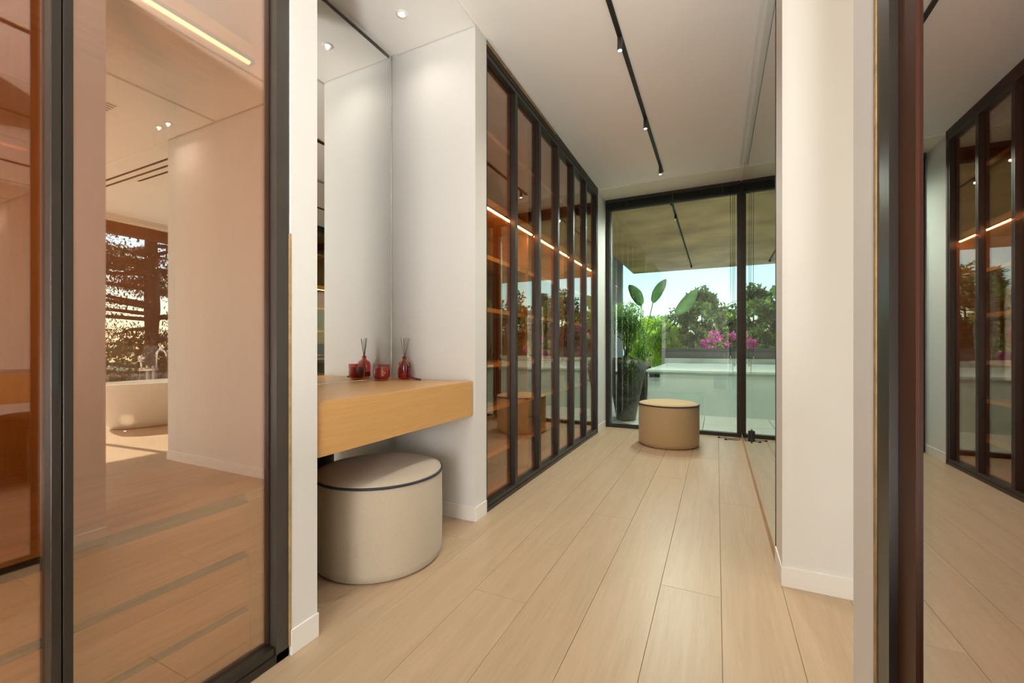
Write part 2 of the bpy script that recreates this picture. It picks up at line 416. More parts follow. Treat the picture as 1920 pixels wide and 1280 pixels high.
# ------------------------------------------------------------------ corridor window with blind
w1 = tag(empty('window_1', (-0.5, YW, 0)), 'floor-to-ceiling corridor window with black frame and green-tinted glass', kind=S)
f = 0.052
box('frame_post', -1.205, -1.205 + f, YW, YW + 0.07, 0, CZ, BLACK, w1)
box('frame_post', XR - 0.042, XR + 0.012, YW, YW + 0.07, 0, CZ, BLACK, w1)
box('sill_rail', -1.205 + f, XR - 0.042, YW, YW + 0.07, -0.01, 0.038, BLACK, w1)
box('head_rail', -1.205 + f, XR - 0.042, YW, YW + 0.07, CZ - 0.08, CZ, BLACK, w1)
box('pane', -1.205 + f, XR - 0.042, YW + 0.03, YW + 0.038, 0.038, CZ - 0.08, G_W, w1)
bl = empty('venetian_blind', (-0.5, YW - 0.03, CZ), 'black slatted blind raised to the top of the corridor window', 'blind')
box('headrail', -1.19, XR - 0.008, YW - 0.055, YW - 0.008, CZ - 0.05, CZ - 0.009, MATTE, bl)
for k in range(7):
    z = CZ - 0.056 - k * 0.0095
    box('slat', -1.18, XR - 0.02, YW - 0.058, YW - 0.006, z - 0.003, z, MATTE, bl)
box('bottom_rail', -1.18, XR - 0.02, YW - 0.056, YW - 0.008, CZ - 0.14, CZ - 0.126, MATTE, bl)
for x in (-0.95, -0.45, 0.05):
    box('ladder_tape', x, x + 0.012, YW - 0.061, YW - 0.057, CZ - 0.142, CZ - 0.05, MATTE, bl)
for x, z in ((0.128, 0.86), (0.150, 0.70), (0.166, 0.80)):
    c = tube('cord', [(x, YW - 0.065, CZ - 0.05), (x + 0.004, YW - 0.066, 1.6), (x + 0.002, YW - 0.065, z)], 0.0022, MATTE, bl, 5)
    lathe('tassel', (x + 0.002, YW - 0.065, z - 0.045), [(0.004, 0), (0.006, 0.01), (0.005, 0.035), (0.002, 0.046)], PALE, c, 8)
# loose leads on the floor at the window corner
for k, (pts, lab) in enumerate([
    ([(0.03, 4.98, 0.004), (0.08, 5.0, 0.006), (0.12, 4.965, 0.005), (0.17, 4.99, 0.004), (0.215, 5.03, 0.01)], 'thin black lead lying on the floor at the window corner'),
    ([(0.09, 4.90, 0.004), (0.13, 4.93, 0.004), (0.165, 4.915, 0.005), (0.205, 4.94, 0.004), (0.22, 5.0, 0.01)], 'short black lead curling on the floor by the mirror')]):
    e = empty('loose_lead', pts[0], lab, 'cable', 'loose leads by the window')
    tube('lead', pts, 0.003, MATTE, e, 6)
    p = pts[0]; box('plug', p[0] - 0.02, p[0] + 0.004, p[1] - 0.006, p[1] + 0.006, 0.001, 0.013, MATTE, e)

# ------------------------------------------------------------------ wardrobes
def door(parent, y0, y1, xf, sgn, glass, top=CZ - 0.045, z0=0.028, depth=0.042, st=0.021, handle=None, recess=0.030, far=None):
    """one glazed leaf; xf = front face, sgn = direction from the corridor into the wardrobe.
    far = (width, material, depth) of a slimmer far stile"""
    d = empty('door', (xf, y0, z0)); d.parent = parent; d.location = Vector((xf, y0, z0)) - parent.location
    xa, xb = sorted((xf, xf + sgn * depth))
    box('stile', xa, xb, y0 + 0.001, y0 + st, z0, top, BLACK, d, 0.0015)
    s2 = st
    if far:
        s2 = far[0]; fa, fb = sorted((xf + sgn * (recess - far[2]), xf + sgn * depth))
        box('stile', fa, fb, y1 - s2, y1 - 0.001, z0, top, far[1], d)
    else:
        box('stile', xa, xb, y1 - st, y1 - 0.001, z0, top, BLACK, d, 0.0015)
    box('bottom_rail', xa, xb, y0 + st, y1 - s2, z0, z0 + 0.022, BLACK, d)
    box('top_rail', xa, xb, y0 + st, y1 - s2, top - 0.03, top, BLACK, d)
    ga, gb = sorted((xf + sgn * recess, xf + sgn * (recess + 0.005)))
    box('pane', ga, gb, y0 + st, y1 - s2, z0 + 0.022, top - 0.03, glass, d)
    if handle:
        hx = sorted((xf - sgn * 0.001, xf + sgn * 0.002))
        box('pull', hx[0], hx[1], handle - 0.005, handle + 0.005, 0.86, 0.98, MATTE, d)
        box('pull_inset', hx[0] - 0.0006, hx[1] - 0.0006, handle - 0.0025, handle + 0.0025, 0.872, 0.968, JAMB, d)
    return d
def shell(t, y0, y1, xf, xback, sgn):
    """carcass: back, two ends, top and floor, head and sill tracks."""
    xa, xb = sorted((xback, xback + sgn * 0.02))
    n = max(1, round((y1 - y0) / 0.84)); wdt = (y1 - y0) / n
    for i in range(n):
        box('back_panel', xa, xb, y0 + i * wdt + 0.001, y0 + (i + 1) * wdt - 0.001, 0.0, CZ, OAKZ, t)
    ia, ib = sorted((xf + sgn * 0.045, xback))
    box('side_panel', ia, ib, y0, y0 + 0.02, 0.0, CZ, OAKZ, t)
    box('side_panel', ia, ib, y1 - 0.02, y1, 0.0, CZ, OAKZ, t)
    box('top_panel', ia, ib, y0 + 0.02, y1 - 0.02, CZ - 0.03, CZ + 0.02, OAKX, t)
    box('base_panel', ia, ib, y0 + 0.02, y1 - 0.02, 0.001, 0.03, OAKX, t)
    ta, tb = sorted((xf - sgn * 0.004, xf + sgn * 0.055))
    box('head_track', ta, tb, y0, y1, CZ - 0.045, CZ + 0.02, BLACK, t)
    box('sill_track', ta, tb, y0, y1, 0.001, 0.026, BLACK, t)
def led_shelf(t, y0, y1, x_front, xback, sgn, led, z=1.85):
    xa, xb = sorted((x_front, xback))
    s = box('shelf', xa, xb, y0, y1, z + 0.012, z + 0.052, OAKX, t)
    la, lb = sorted((x_front - sgn * 0.001, x_front + sgn * 0.010))
    box('light_strip', la, lb, y0 + 0.015, y1 - 0.015, z - 0.0105, z - 0.003, led, s)
    la, lb = sorted((x_front + sgn * 0.001, x_front + sgn * 0.02))
    box('strip_profile', la, lb, y0, y1, z - 0.0025, z + 0.0115, JAMB, s)

LB = [0.857 - 0.472 * k for k in range(4)]
def near_wardrobe(name, label, xf, xback, sgn, glass, jamb, recess, far, led):
    t = empty(name, ((xf + xback) / 2, 0.18, 0), label, 'wardrobe', 'bronze glass wardrobes')
    y0, y1 = LB[3], 0.888
    shell(t, y0, y1, xf, xback, sgn)
    for k in range(3):
        door(t, LB[k + 1], jamb[2] - 0.001 if k == 0 else LB[k], xf, sgn, glass, recess=recess, far=far if k == 0 else None, st=0.017,
             handle=(LB[1] - 0.0105 if k == 1 else None))
    ja, jb = sorted((jamb[0], jamb[1]))
    box('jamb', ja, jb, jamb[2], jamb[3], 0, CZ, jamb[4], t)
    led_shelf(t, y0 + 0.021, y1 - 0.021, xf + sgn * 0.125, xback, sgn, led)
    xd = xf + sgn * 0.075                       # drawer block
    da, db = sorted((xd, xback))
    box('worktop', da, db, y0 + 0.021, y1 - 0.021, 0.515, 0.553, OAKX, t)
    box('drawer_carcass', *sorted((xd + sgn * 0.03, xback)), y0 + 0.021, y1 - 0.021, 0.031, 0.514, GAP, t)
    fa, fb = sorted((xd, xd + sgn * 0.03))
    box('end_stile', fa, fb, 0.822, y1 - 0.021, 0.031, 0.514, OAKX, t)
    for (za, zb) in ((0.344, 0.482), (0.178, 0.320), (0.036, 0.156)):
        for (ya, yb) in ((0.0, 0.817), (-0.47, -0.006)):
            d = box('drawer', fa, fb, ya, yb, za, zb, OAKX, t, 0.0008)
            box('finger_pull', *sorted((xd + sgn * 0.004, xd + sgn * 0.03)), ya, yb, zb + 0.0005, zb + 0.004, GAP, d)
    return t
near_wardrobe('glass_wardrobe', 'near left wardrobe with bronze glass doors and oak drawers', -1.195, -1.77, -1, G_A,
              (-1.191, -1.245, 0.849, 0.888, JAMB), 0.026, (0.004, BRONZE, 0.001), LEDA)
near_wardrobe('glass_wardrobe', 'dark reflective glass wardrobe at the right edge with black frame', 0.246, 0.855, 1, G_C,
              (0.2352, 0.315, 0.830, 0.8935, BLACK), 0.004, (0.062, BRONZE, 0.004), LEDA)

t = empty('glass_wardrobe', (-1.5, 3.4, 0), 'long far wardrobe of six narrow bronze glass doors beside the corridor window', 'wardrobe', 'bronze glass wardrobes')
y0, dw = 2.14, 0.4192
shell(t, y0 + 0.002, 4.688, -1.195, -1.80, -1)
for k in range(6):
    door(t, y0 + k * dw, y0 + (k + 1) * dw, -1.195, -1, G_B, st=0.020, handle=(y0 + dw - 0.012 if k == 0 else None))
box('jamb', -1.245, -1.191, 4.66, 4.688, 0, CZ, JAMB, t)
for b in range(3):
    ya, yb = y0 + 0.022 + b * 2 * dw, y0 + (b + 1) * 2 * dw
    yb = min(yb, 4.665)
    if b < 2: box('partition', -1.80, -1.30, yb - 0.002, yb + 0.018, 0.031, CZ - 0.03, OAKZ, t)
    led_shelf(t, ya, yb - 0.003, -1.252, -1.80, -1, LED, 1.803)
    for z in (2.32, 1.527, 1.19, 0.835, 0.548, 0.255):
        sh = box('shelf', -1.80, -1.32, ya, yb - 0.003, z - 0.014, z + 0.014, OAKX, t)
        box('lit_edge_band', -1.3199, -1.3175, ya, yb - 0.003, z - 0.014, z + 0.014, EDGELIT, sh)  # paler than the shelves: corridor light on the fronts put into the colour

# ------------------------------------------------------------------ vanity in the niche
v = empty('vanity_shelf', (-1.48, 1.5, 0.58), 'thick floating oak vanity shelf across the wall niche', 'vanity')
box('top', -1.763, -1.203, 0.99, 2.0, 0.745, 0.767, OAKV, v, 0.001)
box('drawer_front', -1.203, -1.1985, 0.991, 1.999, 0.581, 0.7645, OAKV, v, 0.0008)
box('box_body', -1.763, -1.206, 0.99, 2.0, 0.583, 0.744, OAKV, v)

# ------------------------------------------------------------------ poufs
def pouf(cx, cy, r, zp, mat, label):
    e = empty('pouf', (cx, cy, 0), label, 'pouf', 'round upholstered poufs')
    lathe('body', (cx, cy, 0), [(r - 0.02, 0.0), (r - 0.004, 0.012), (r, 0.04), (r + 0.002, zp * 0.5), (r, zp - 0.012), (r - 0.004, zp)], mat, e, 72)
    lathe('cushion', (cx, cy, zp), [(r - 0.002, 0.001), (r - 0.006, 0.010), (r - 0.05, 0.021), (r * 0.55, 0.027), (0.02, 0.03)], mat, e, 72)
    n = 72; vs, fs = [], []
    for i in range(n):
        a = 2 * PI * i / n
        for k in range(8):
            b = 2 * PI * k / 8
            q = r - 0.001 + 0.0055 * math.cos(b)
            vs.append((cx + q * math.cos(a), cy + q * math.sin(a), zp + 0.0055 * math.sin(b)))
    for i in range(n):
        for k in range(8):
            fs.append((i * 8 + k, ((i + 1) % n) * 8 + k, ((i + 1) % n) * 8 + (k + 1) % 8, i * 8 + (k + 1) % 8))
    mesh('piping', vs, fs, NAVY, e, True)
    return e
pouf(-1.405, 1.515, 0.283, 0.385, LINEN, 'beige linen pouf with navy piping under the vanity shelf')
pouf(-0.43, 4.46, 0.28, 0.395, LINEN2, 'golden beige linen pouf standing by the corridor window')

# ------------------------------------------------------------------ things on the vanity
VZ = 0.7672
c = (-1.672, 1.818, VZ)
e = empty('candle_jar', c, 'pink candle in a round red glass tumbler on the vanity', 'candle')
lathe('tumbler', c, [(0.020, 0.0), (0.036, 0.006), (0.044, 0.024), (0.0445, 0.088), (0.0425, 0.088), (0.042, 0.025), (0.030, 0.008), (0.004, 0.006)], REDG, e, 40)
lathe('wax', c, [(0.012, 0.009), (0.030, 0.012), (0.0395, 0.028), (0.040, 0.072), (0.037, 0.074), (0.002, 0.073)], WAX, e, 40)
tube('wick', [(c[0], c[1], VZ + 0.072), (c[0] + 0.001, c[1], VZ + 0.08)], 0.0012, REED, e, 5)
# printed emblem on the glass: a small sprig over two short lines
ang = math.atan2(-c[1], -c[0])
def onjar(da, z, r=0.0452):
    a = ang + da / 0.0445
    return (c[0] + r * math.cos(a), c[1] + r * math.sin(a), VZ + z)
vs, fs = [], []
for (u0, u1, z0, z1) in ((0.004, 0.0055, 0.040, 0.062), (0.0, 0.0035, 0.052, 0.056), (0.006, 0.0095, 0.048, 0.052), (0.001, 0.004, 0.043, 0.046), (-0.001, 0.0105, 0.034, 0.036), (0.001, 0.0085, 0.029, 0.031)):
    k = len(vs); vs += [onjar(u0, z0), onjar(u1, z0), onjar(u1, z1), onjar(u0, z1)]; fs.append((k, k + 1, k + 2, k + 3))
mesh('emblem', vs, fs, PALE, e)

c = (-1.612, 1.935, VZ)
e = empty('reed_diffuser', c, 'red glass reed diffuser bottle with dark sticks and plum tassel', 'diffuser')
lathe('bottle', c, [(0.024, 0.0), (0.034, 0.004), (0.038, 0.014), (0.038, 0.078), (0.034, 0.094), (0.022, 0.104), (0.0135, 0.109), (0.0125, 0.126), (0.0145, 0.1265), (0.0145, 0.131), (0.0105, 0.131), (0.0105, 0.11), (0.030, 0.092), (0.035, 0.077), (0.035, 0.014), (0.004, 0.006)], REDG, e, 40)
lathe('oil', c, [(0.012, 0.0065), (0.033, 0.010), (0.0345, 0.016), (0.0345, 0.036), (0.002, 0.036)], LIQ, e, 32)
for k, (dx, dy) in enumerate(((-0.022, -0.005), (-0.012, 0.01), (0.002, -0.004), (0.004, 0.012), (0.026, 0.0), (0.030, 0.008))):
    tube('reed', [(c[0] - dx * 0.8, c[1] - dy * 0.8, VZ + 0.012), (c[0] + dx * 0.15, c[1] + dy * 0.15, VZ + 0.13), (c[0] + dx, c[1] + dy, VZ + 0.240 - 0.004 * (k % 3))], 0.0014, REED, e, 5)
tube('tassel_cord', [(c[0] + 0.012, c[1] - 0.006, VZ + 0.112), (c[0] + 0.030, c[1] - 0.012, VZ + 0.098), (c[0] + 0.045, c[1] - 0.014, VZ + 0.078)], 0.0016, GOLD, e, 6)
lathe('tassel_knot', (c[0] + 0.047, c[1] - 0.014, VZ + 0.064), [(0.003, 0), (0.007, 0.004), (0.007, 0.012), (0.003, 0.017)], TASS, e, 12)
tube('tassel', [(c[0] + 0.047, c[1] - 0.014, VZ + 0.066), (c[0] + 0.050, c[1] - 0.016, VZ + 0.035), (c[0] + 0.062, c[1] - 0.018, VZ + 0.013), (c[0] + 0.095, c[1] - 0.020, VZ + 0.007), (c[0] + 0.125, c[1] - 0.012, VZ + 0.004)], 0.0085, TASS, e, 10, 0.0045)

# ------------------------------------------------------------------ lamps
tr = empty('track_light', (-0.49, 2.4, CZ), 'long black ceiling track with small spotlights down the corridor', 'track light')
box('track', -0.5025, -0.4775, 0.1, 4.47, CZ - 0.012, CZ - 0.0005, MATTE, tr)
for i, y in enumerate((0.55, 1.48, 2.42, 3.37, 4.32)):
    h = lathe('spot_head', (-0.49, y, CZ - 0.085), [(0.0125, 0), (0.0145, 0.002), (0.0145, 0.072)], JAMB, tr, 20)
    lathe('lens', (-0.49, y, CZ - 0.0865), [(0.001, 0), (0.011, 0.0004), (0.011, 0.001)], LEDC, h, 16)
    light('track_spot_beam', 'SPOT', (-0.49, y, CZ - 0.092), 8 if y < 2 else 40, (1.0, 0.93, 0.85), spot_size=math.radians(125), spot_blend=1.0, shadow_soft_size=0.018)
def downlight(x, y, label, energy=60, soft=0.008):
    e = empty('recessed_downlight', (x, y, CZ), label, 'downlight', 'recessed ceiling downlights')
    lathe('trim_ring', (x, y, CZ - 0.003), [(0.020, 0.0), (0.030, 0.0), (0.031, 0.0028), (0.020, 0.0028)], CEIL, e, 28, caps=False)
    lathe('lamp', (x, y, CZ - 0.0025), [(0.001, 0), (0.012, 0.0002), (0.012, 0.0022)], LEDC, e, 20)
    light('downlight_beam', 'SPOT', (x, y, CZ - 0.012), energy, (1.0, 0.91, 0.80), spot_size=math.radians(150), spot_blend=1.0, shadow_soft_size=soft)
downlight(-1.492, 1.769, 'small round downlight in the ceiling over the vanity niche', 3)
downlight(1.557, 1.846, 'outer downlight of the pair reflected in the near wardrobe glass', 2, 0.006)
downlight(1.425, 1.846, 'inner downlight of the pair reflected in the near wardrobe glass', 2, 0.006)

# fill lamp added unseen behind the camera to brighten the ceiling
def fill_uplighter(x, y, label, energy):
    e = empty('added_fill_lamp', (x, y, 0), label, 'lamp')
    lathe('housing', (x, y, 0), [(0.12, 0.0), (0.13, 0.01), (0.13, 0.30), (0.122, 0.30), (0.122, 0.262), (0.01, 0.26)], MATTE, e, 40)
    light('added_fill_beam', 'AREA', (x, y, 0.268), energy, (1.0, 0.98, 0.95), (PI, 0, 0), shape='DISK', size=0.22)
fill_uplighter(0.06, -0.72, 'added unseen fill lamp behind the camera, brightening the ceiling', 100)

# ------------------------------------------------------------------ bathroom (seen mirrored in the near wardrobe glass)
w2 = tag(empty('window_2', (XB, 2.0, 0)), 'wide bathroom window behind the bathtub', kind=S)
for (ya, yb) in ((-1.2, 1.9), (1.9, 5.04)):
    box('pane', XB + 0.04, XB + 0.046, ya + 0.03, yb - 0.03, 0.03, 2.46, G_T, w2)
    box('sill_rail', XB + 0.01, XB + 0.08, ya + 0.03, yb - 0.03, -0.01, 0.03, BLACK, w2)
    box('frame_post', XB + 0.01, XB + 0.08, ya, ya + 0.03, 0, 2.6, BLACK, w2)
    box('frame_post', XB + 0.01, XB + 0.08, yb - 0.03, yb, 0, 2.6, BLACK, w2)
box('blind_cassette', XB - 0.03, XB + 0.08, -1.2, 5.04, 2.45, 2.60, BROWN, w2)
tag(box('trim_4', XB - 0.05, XB - 0.03, -2.0, 5.05, 2.60, 2.64, BAND), 'cream edge strip above the bathroom window', kind=S)
w3 = tag(empty('window_3', (1.35, -5.0, 0)), 'bedroom window behind the camera', kind=S)
box('sill_rail', 0.55, 2.2, -5.08, -5.0, 0, 0.03, BLACK, w3)
box('mullion', 1.34, 1.38, -5.08, -5.0, 0.03, 2.55, BLACK, w3)

def tub():
    cx, cy = 3.85, 3.15
    e = empty('bathtub', (cx, cy, 0), 'oval matt white freestanding bathtub reflected in the wardrobe glass', 'bathtub')
    seg = 72
    prof = [(0.24, 0.66, 0.0), (0.268, 0.715, 0.006), (0.30, 0.765, 0.08), (0.345, 0.83, 0.25), (0.383, 0.878, 0.42), (0.40, 0.90, 0.522), (0.396, 0.896, 0.53),
            (0.365, 0.865, 0.53), (0.358, 0.858, 0.52), (0.33, 0.82, 0.35), (0.28, 0.74, 0.16), (0.22, 0.64, 0.12), (0.01, 0.02, 0.11)]
    vs, fs = [], []
    for (a, b, z) in prof:
        for i in range(seg):
            t_ = 2 * PI * i / seg
            vs.append((cx + a * math.cos(t_), cy + b * math.sin(t_), z))
    for k in range(len(prof) - 1):
        for i in range(seg):
            j = (i + 1) % seg; fs.append((k * seg + i, k * seg + j, (k + 1) * seg + j, (k + 1) * seg + i))
    fs.append(tuple(reversed(range(seg))))
    mesh('shell', vs, fs, TUBM, e, True)
    lathe('drain', (cx, cy, 0.113), [(0.03, 0.0), (0.03, 0.004), (0.002, 0.006)], STEEL, e, 20)
tub()
fx = 4.42
e = empty('bath_tap', (fx, 3.08, 0), 'floor-standing steel bath tap with curved spout and hand shower behind the tub', 'tap')
lathe('floor_plate', (fx, 3.07, 0), [(0.06, 0), (0.06, 0.006), (0.055, 0.008)], STEEL, e, 24)
for y in (3.035, 3.10):
    tube('riser', [(fx, y, 0.004), (fx, y, 0.70)], 0.014, STEEL, e, 12)
tube('mixer_bar', [(fx, 2.945, 0.655), (fx, 3.15, 0.655)], 0.02, STEEL, e, 14)
tube('spout', [(fx, 3.135, 0.655), (fx, 3.135, 0.84), (fx - 0.01, 3.14, 0.885), (fx - 0.03, 3.15, 0.91), (fx - 0.065, 3.165, 0.92), (fx - 0.10, 3.18, 0.905), (fx - 0.12, 3.19, 0.87), (fx - 0.125, 3.192, 0.83)], 0.013, STEEL, e, 12)
tube('lever', [(fx - 0.01, 3.02, 0.67), (fx - 0.015, 3.015, 0.715)], 0.007, STEEL, e, 8)
hs = tube('hand_shower', [(fx, 2.965, 0.66), (fx - 0.005, 2.963, 0.80)], 0.011, STEEL, e, 10)
lathe('shower_rose', (fx - 0.02, 2.963, 0.79), [(0.012, 0), (0.033, 0.012), (0.036, 0.03), (0.030, 0.042), (0.004, 0.046)], STEEL, hs, 24)
tube('hose', [(fx, 2.95, 0.64), (fx - 0.01, 2.94, 0.45), (fx - 0.005, 2.96, 0.2), (fx, 3.02, 0.06)], 0.006, STEEL, e, 8)
e = empty('floor_uplight', (3.60, 2.46, 0), 'tiny recessed floor uplight at the foot of the bathtub', 'uplight')
lathe('bezel', (3.60, 2.46, 0.0), [(0.012, 0.0005), (0.020, 0.0005), (0.020, 0.002), (0.012, 0.002)], STEEL, e, 20, caps=False)
lathe('lens', (3.60, 2.46, 0.0), [(0.001, 0.0012), (0.012, 0.0012), (0.012, 0.0014)], LEDC, e, 16)
light('uplight_beam', 'SPOT', (3.60, 2.46, 0.01), 2.2, (1.0, 0.78, 0.5), ((Vector((3.78, 2.58, 0.22)) - Vector((3.60, 2.46, 0.01))).to_track_quat('-Z', 'Y')).to_euler(), spot_size=math.radians(55), spot_blend=0.8, shadow_soft_size=0.01)
# air slots and grille in the ceiling beyond the passage
for k, (x0, x1, y) in enumerate(((1.8, 3.7, 2.19), (1.8, 3.7, 2.27), (1.8, 3.05, 2.35))):
    tag(box('air_slot', x0, x1, y - 0.011, y + 0.011, CZ - 0.002, CZ + 0.002, MATTE),
        ['first long ceiling air slot beyond the passage wall', 'middle long ceiling air slot beyond the passage wall', 'short third ceiling air slot nearest the bathtub'][k], 'air vent', 'ceiling air slots')
e = empty('air_grille', (1.6, 1.5, CZ), 'slatted ceiling air grille in the passage', 'air vent')
box('plate', 1.46, 1.80, 1.38, 1.57, CZ - 0.003, CZ + 0.001, CEIL, e)
for k in range(8):
    x = 1.48 + k * 0.04
    box('slot', x, x + 0.014, 1.40, 1.55, CZ - 0.0042, CZ - 0.003, MATTE, e)

# ------------------------------------------------------------------ terrace outside the corridor window
terr = tag(box('terrace_floor', -3.0, 5.3, 5.17, 11.3, -0.25, -0.035, OAKJ), 'pale tiled terrace floor beyond the corridor window', kind=S)
tile_me = None
tw = 0.70
for i in range(-2, 9):
    for j in range(0, 3 if i > -1 else 8):
        x0, ya = -1.55 + i * tw, 5.175 + j * tw
        if tile_me is None:
            vv, ff = boxdata(0.003, tw - 0.003, 0.003, tw - 0.003, 0.0, 0.02)
            tile_me = bpy.data.meshes.new('tile'); tile_me.from_pydata(vv, [], ff); tile_me.update(); tile_me.materials.append(TILE)
        o = bpy.data.objects.new('tile', tile_me); COL.objects.link(o); o.location = (x0, ya, -0.035); o.parent = terr
can = tag(box('terrace_canopy', -1.83, 5.2, 5.17, 10.66, 2.74, 3.05, CONC), 'rough concrete canopy slab over the terrace', kind=S)
box('canopy_groove', -0.512, -0.488, 5.2, 10.2, 2.732, 2.742, MATTE, can)
for y in (5.55, 6.15, 10.1):  # beams added as fill to brighten the terrace and the corridor ceiling
    light('canopy_fill_beam', 'SPOT', (-0.5, y, 2.68), 120, (1.0, 0.92, 0.83), spot_size=math.radians(160), spot_blend=0.6, shadow_soft_size=0.015)
    lathe('canopy_spot', (-0.5, y, 2.69), [(0.014, 0), (0.016, 0.002), (0.016, 0.045)], MATTE, can, 16)
tag(box('terrace_wall', -2.1, -1.83, 5.17, 9.38, -0.2, 3.05, CONW), 'dark concrete side wall of the terrace', kind=S)
tag(box('facade_return', -2.1, -1.15, 5.16, 5.22, -0.2, 3.05, CONW), 'outer facade strip left of the corridor window', kind=S)
tag(box('facade_side', 0.28, 4.9, 5.2, 5.3, -0.2, 3.05, RENDER), 'rendered house facade right of the corridor window', kind=S)
pl = tag(empty('terrace_plinth', (2, 6.6, 0)), 'white rendered raised plinth across the terrace', kind=S)
box('plinth_body', -0.93, 5.2, 6.62, 10.6, -0.2, 0.585, RENDER, pl)
box('coping', -0.95, 5.2, 6.60, 9.60, 0.5855, 0.62, RENDER, pl, 0.004)
box('upper_step', -1.0, 5.2, 9.6, 10.6, 0.62, 0.72, RENDER, pl)
box('switch_plate', -0.905, -0.755, 6.592, 6.6, 0.512, 0.56, MATTE, pl)
e = empty('hot_tub', (0, 9.9, 0.72), 'low charcoal hot tub surround on the white plinth', 'hot tub')
box('panel', -1.02, 1.05, 9.74, 9.80, 0.721, 0.86, GREYP, e, 0.004)
box('rim', -1.09, 1.10, 9.70, 10.55, 0.861, 0.93, CHAR, e, 0.01)
box('corner_post', -1.09, -1.0, 9.72, 9.81, 0.721, 0.86, CHAR, e)
box('cover', -1.0, 1.02, 9.82, 10.5, 0.721, 0.86, CHAR, e)

# tall glazed pot with a fine-leaved shrub
pc = (-1.09, 5.78, -0.015)
e = empty('tall_pot', pc, 'tall dark speckled pot outside the window', 'pot')
lathe('vessel', pc, [(0.115, 0), (0.125, 0.02), (0.165, 0.25), (0.215, 0.50), (0.245, 0.66), (0.245, 0.74), (0.215, 0.79), (0.17, 0.805), (0.165, 0.83), (0.15, 0.83), (0.145, 0.79)], POT, e, 56, caps=False)
lathe('soil', pc, [(0.15, 0.78), (0.01, 0.79)], SOIL, e, 24)

def leaf_quads(vs, fs, p, d, up, L, W):
    """one folded leaf of four triangles-in-two-quads"""
    d = d.normalized(); s = d.cross(up)
    if s.length < 1e-3: s = d.cross(Vector((1, 0, 0)))
    s.normalize(); n = s.cross(d)
    k = len(vs)
    vs += [tuple(p), tuple(p + d * L * 0.5 + s * W + n * W * 0.35), tuple(p + d * L), tuple(p + d * L * 0.5 - s * W + n * W * 0.35)]
    fs += [(k, k + 1, k + 2), (k, k + 2, k + 3)]
def rv(rng):
    while True:
        q = Vector((rng.uniform(-1, 1), rng.uniform(-1, 1), rng.uniform(-1, 1)))
        if 0.05 < q.length < 1: return q
def crown(name, c, rad, n, L, W, mat, parent, seed, clusters=40, cr=0.32, hang=0.3):
    rng = random.Random(seed); vs, fs = [], []
    c = Vector(c); rad = Vector(rad)
    cl = []
    for i in range(clusters):
        q = rv(rng); q = q.normalized() * (q.length ** 0.45)
        cl.append((c + Vector((q.x * rad.x, q.y * rad.y, q.z * rad.z)), cr * rng.uniform(0.5, 1.2)))
    m = min(rad)
    for i in range(n):
        cc, k = cl[i % len(cl)]
        q = rv(rng)
        p = cc + q * (k * m)
        d = rv(rng); d.z -= hang; d += (p - c).normalized() * 0.5
        leaf_quads(vs, fs, p, d, Vector((rng.uniform(-.5, .5), rng.uniform(-.5, .5), 1)), L * rng.uniform(0.7, 1.2), W * rng.uniform(0.8, 1.2))
    o = mesh(name, vs, fs, mat, parent); o['kind'] = 'stuff'; return o
def sprays(name, c, n, reach, L, W, mat, parent, seed, up=0.9, per=26):
    """arching twigs that break the outline of a shrub"""
    rng = random.Random(seed); vs, fs = [], []
    for i in range(n):
        a = rng.uniform(0, 2 * PI); p = Vector(c)
        d = Vector((math.cos(a), math.sin(a), up * rng.uniform(0.5, 1.5))).normalized()
        R = reach * rng.uniform(0.6, 1.1); st = R / per
        for k in range(per):
            p = p + d * st; d = (d + Vector((0, 0, -0.055))).normalized()
            if k > per * 0.25:
                for _ in range(2):
                    q = rv(rng); q.z -= 0.4
                    leaf_quads(vs, fs, p + rv(rng) * 0.02, q + d * 0.5, Vector((0, 0, 1)), L * rng.uniform(.7, 1.2), W)
    o = mesh(name, vs, fs, mat, parent); o['kind'] = 'stuff'; return o

e = empty('fine_leaved_shrub', (pc[0], pc[1], 0.77), 'fine-leaved green shrub growing in the tall pot', 'shrub')
rng = random.Random(3); vs, fs = [], []
for i in range(9):
    a = rng.uniform(0, 2 * PI); rr = rng.uniform(0.05, 0.20)
    tip = Vector((pc[0] - 0.02 + rr * math.cos(a), pc[1] + rr * math.sin(a), 0.8 + rng.uniform(0.42, 0.66)))
    b = Vector((pc[0] + rng.uniform(-.05, .05), pc[1] + rng.uniform(-.05, .05), 0.77))
    tube('stem', [b, b.lerp(tip, 0.5) + Vector((0, 0, 0.05)), tip], 0.005, BARK, e, 5, 0.002)
    for k in range(300):
        q = rv(rng); p = tip + Vector((q.x * 0.17, q.y * 0.17, q.z * 0.20 - 0.07))
        d = rv(rng); d.z -= 0.5
        leaf_quads(vs, fs, p, d, Vector((0, 0, 1)), rng.uniform(0.035, 0.06), 0.0085)
o = mesh('foliage', vs, fs, LMID, e); o['kind'] = 'stuff'
vs, fs = [], []
for i in range(7):                              # trailing strands over the rim
    x, y = pc[0] + rng.uniform(0.02, 0.17), pc[1] - rng.uniform(0.10, 0.19)
    p = Vector((x, y, 0.83)); L = rng.uniform(0.18, 0.42)
    for k in range(34):
        f_ = k / 34
        q = Vector((x + 0.03 * math.sin(9 * f_ + i), y - 0.075 * min(1, f_ * 5), 0.84 - L * f_))
        leaf_quads(vs, fs, q, rv(rng) + Vector((0, -0.4, -0.2)), Vector((0, 0, 1)), 0.032, 0.010)
o = mesh('trailing_foliage', vs, fs, LMID, e); o['kind'] = 'stuff'

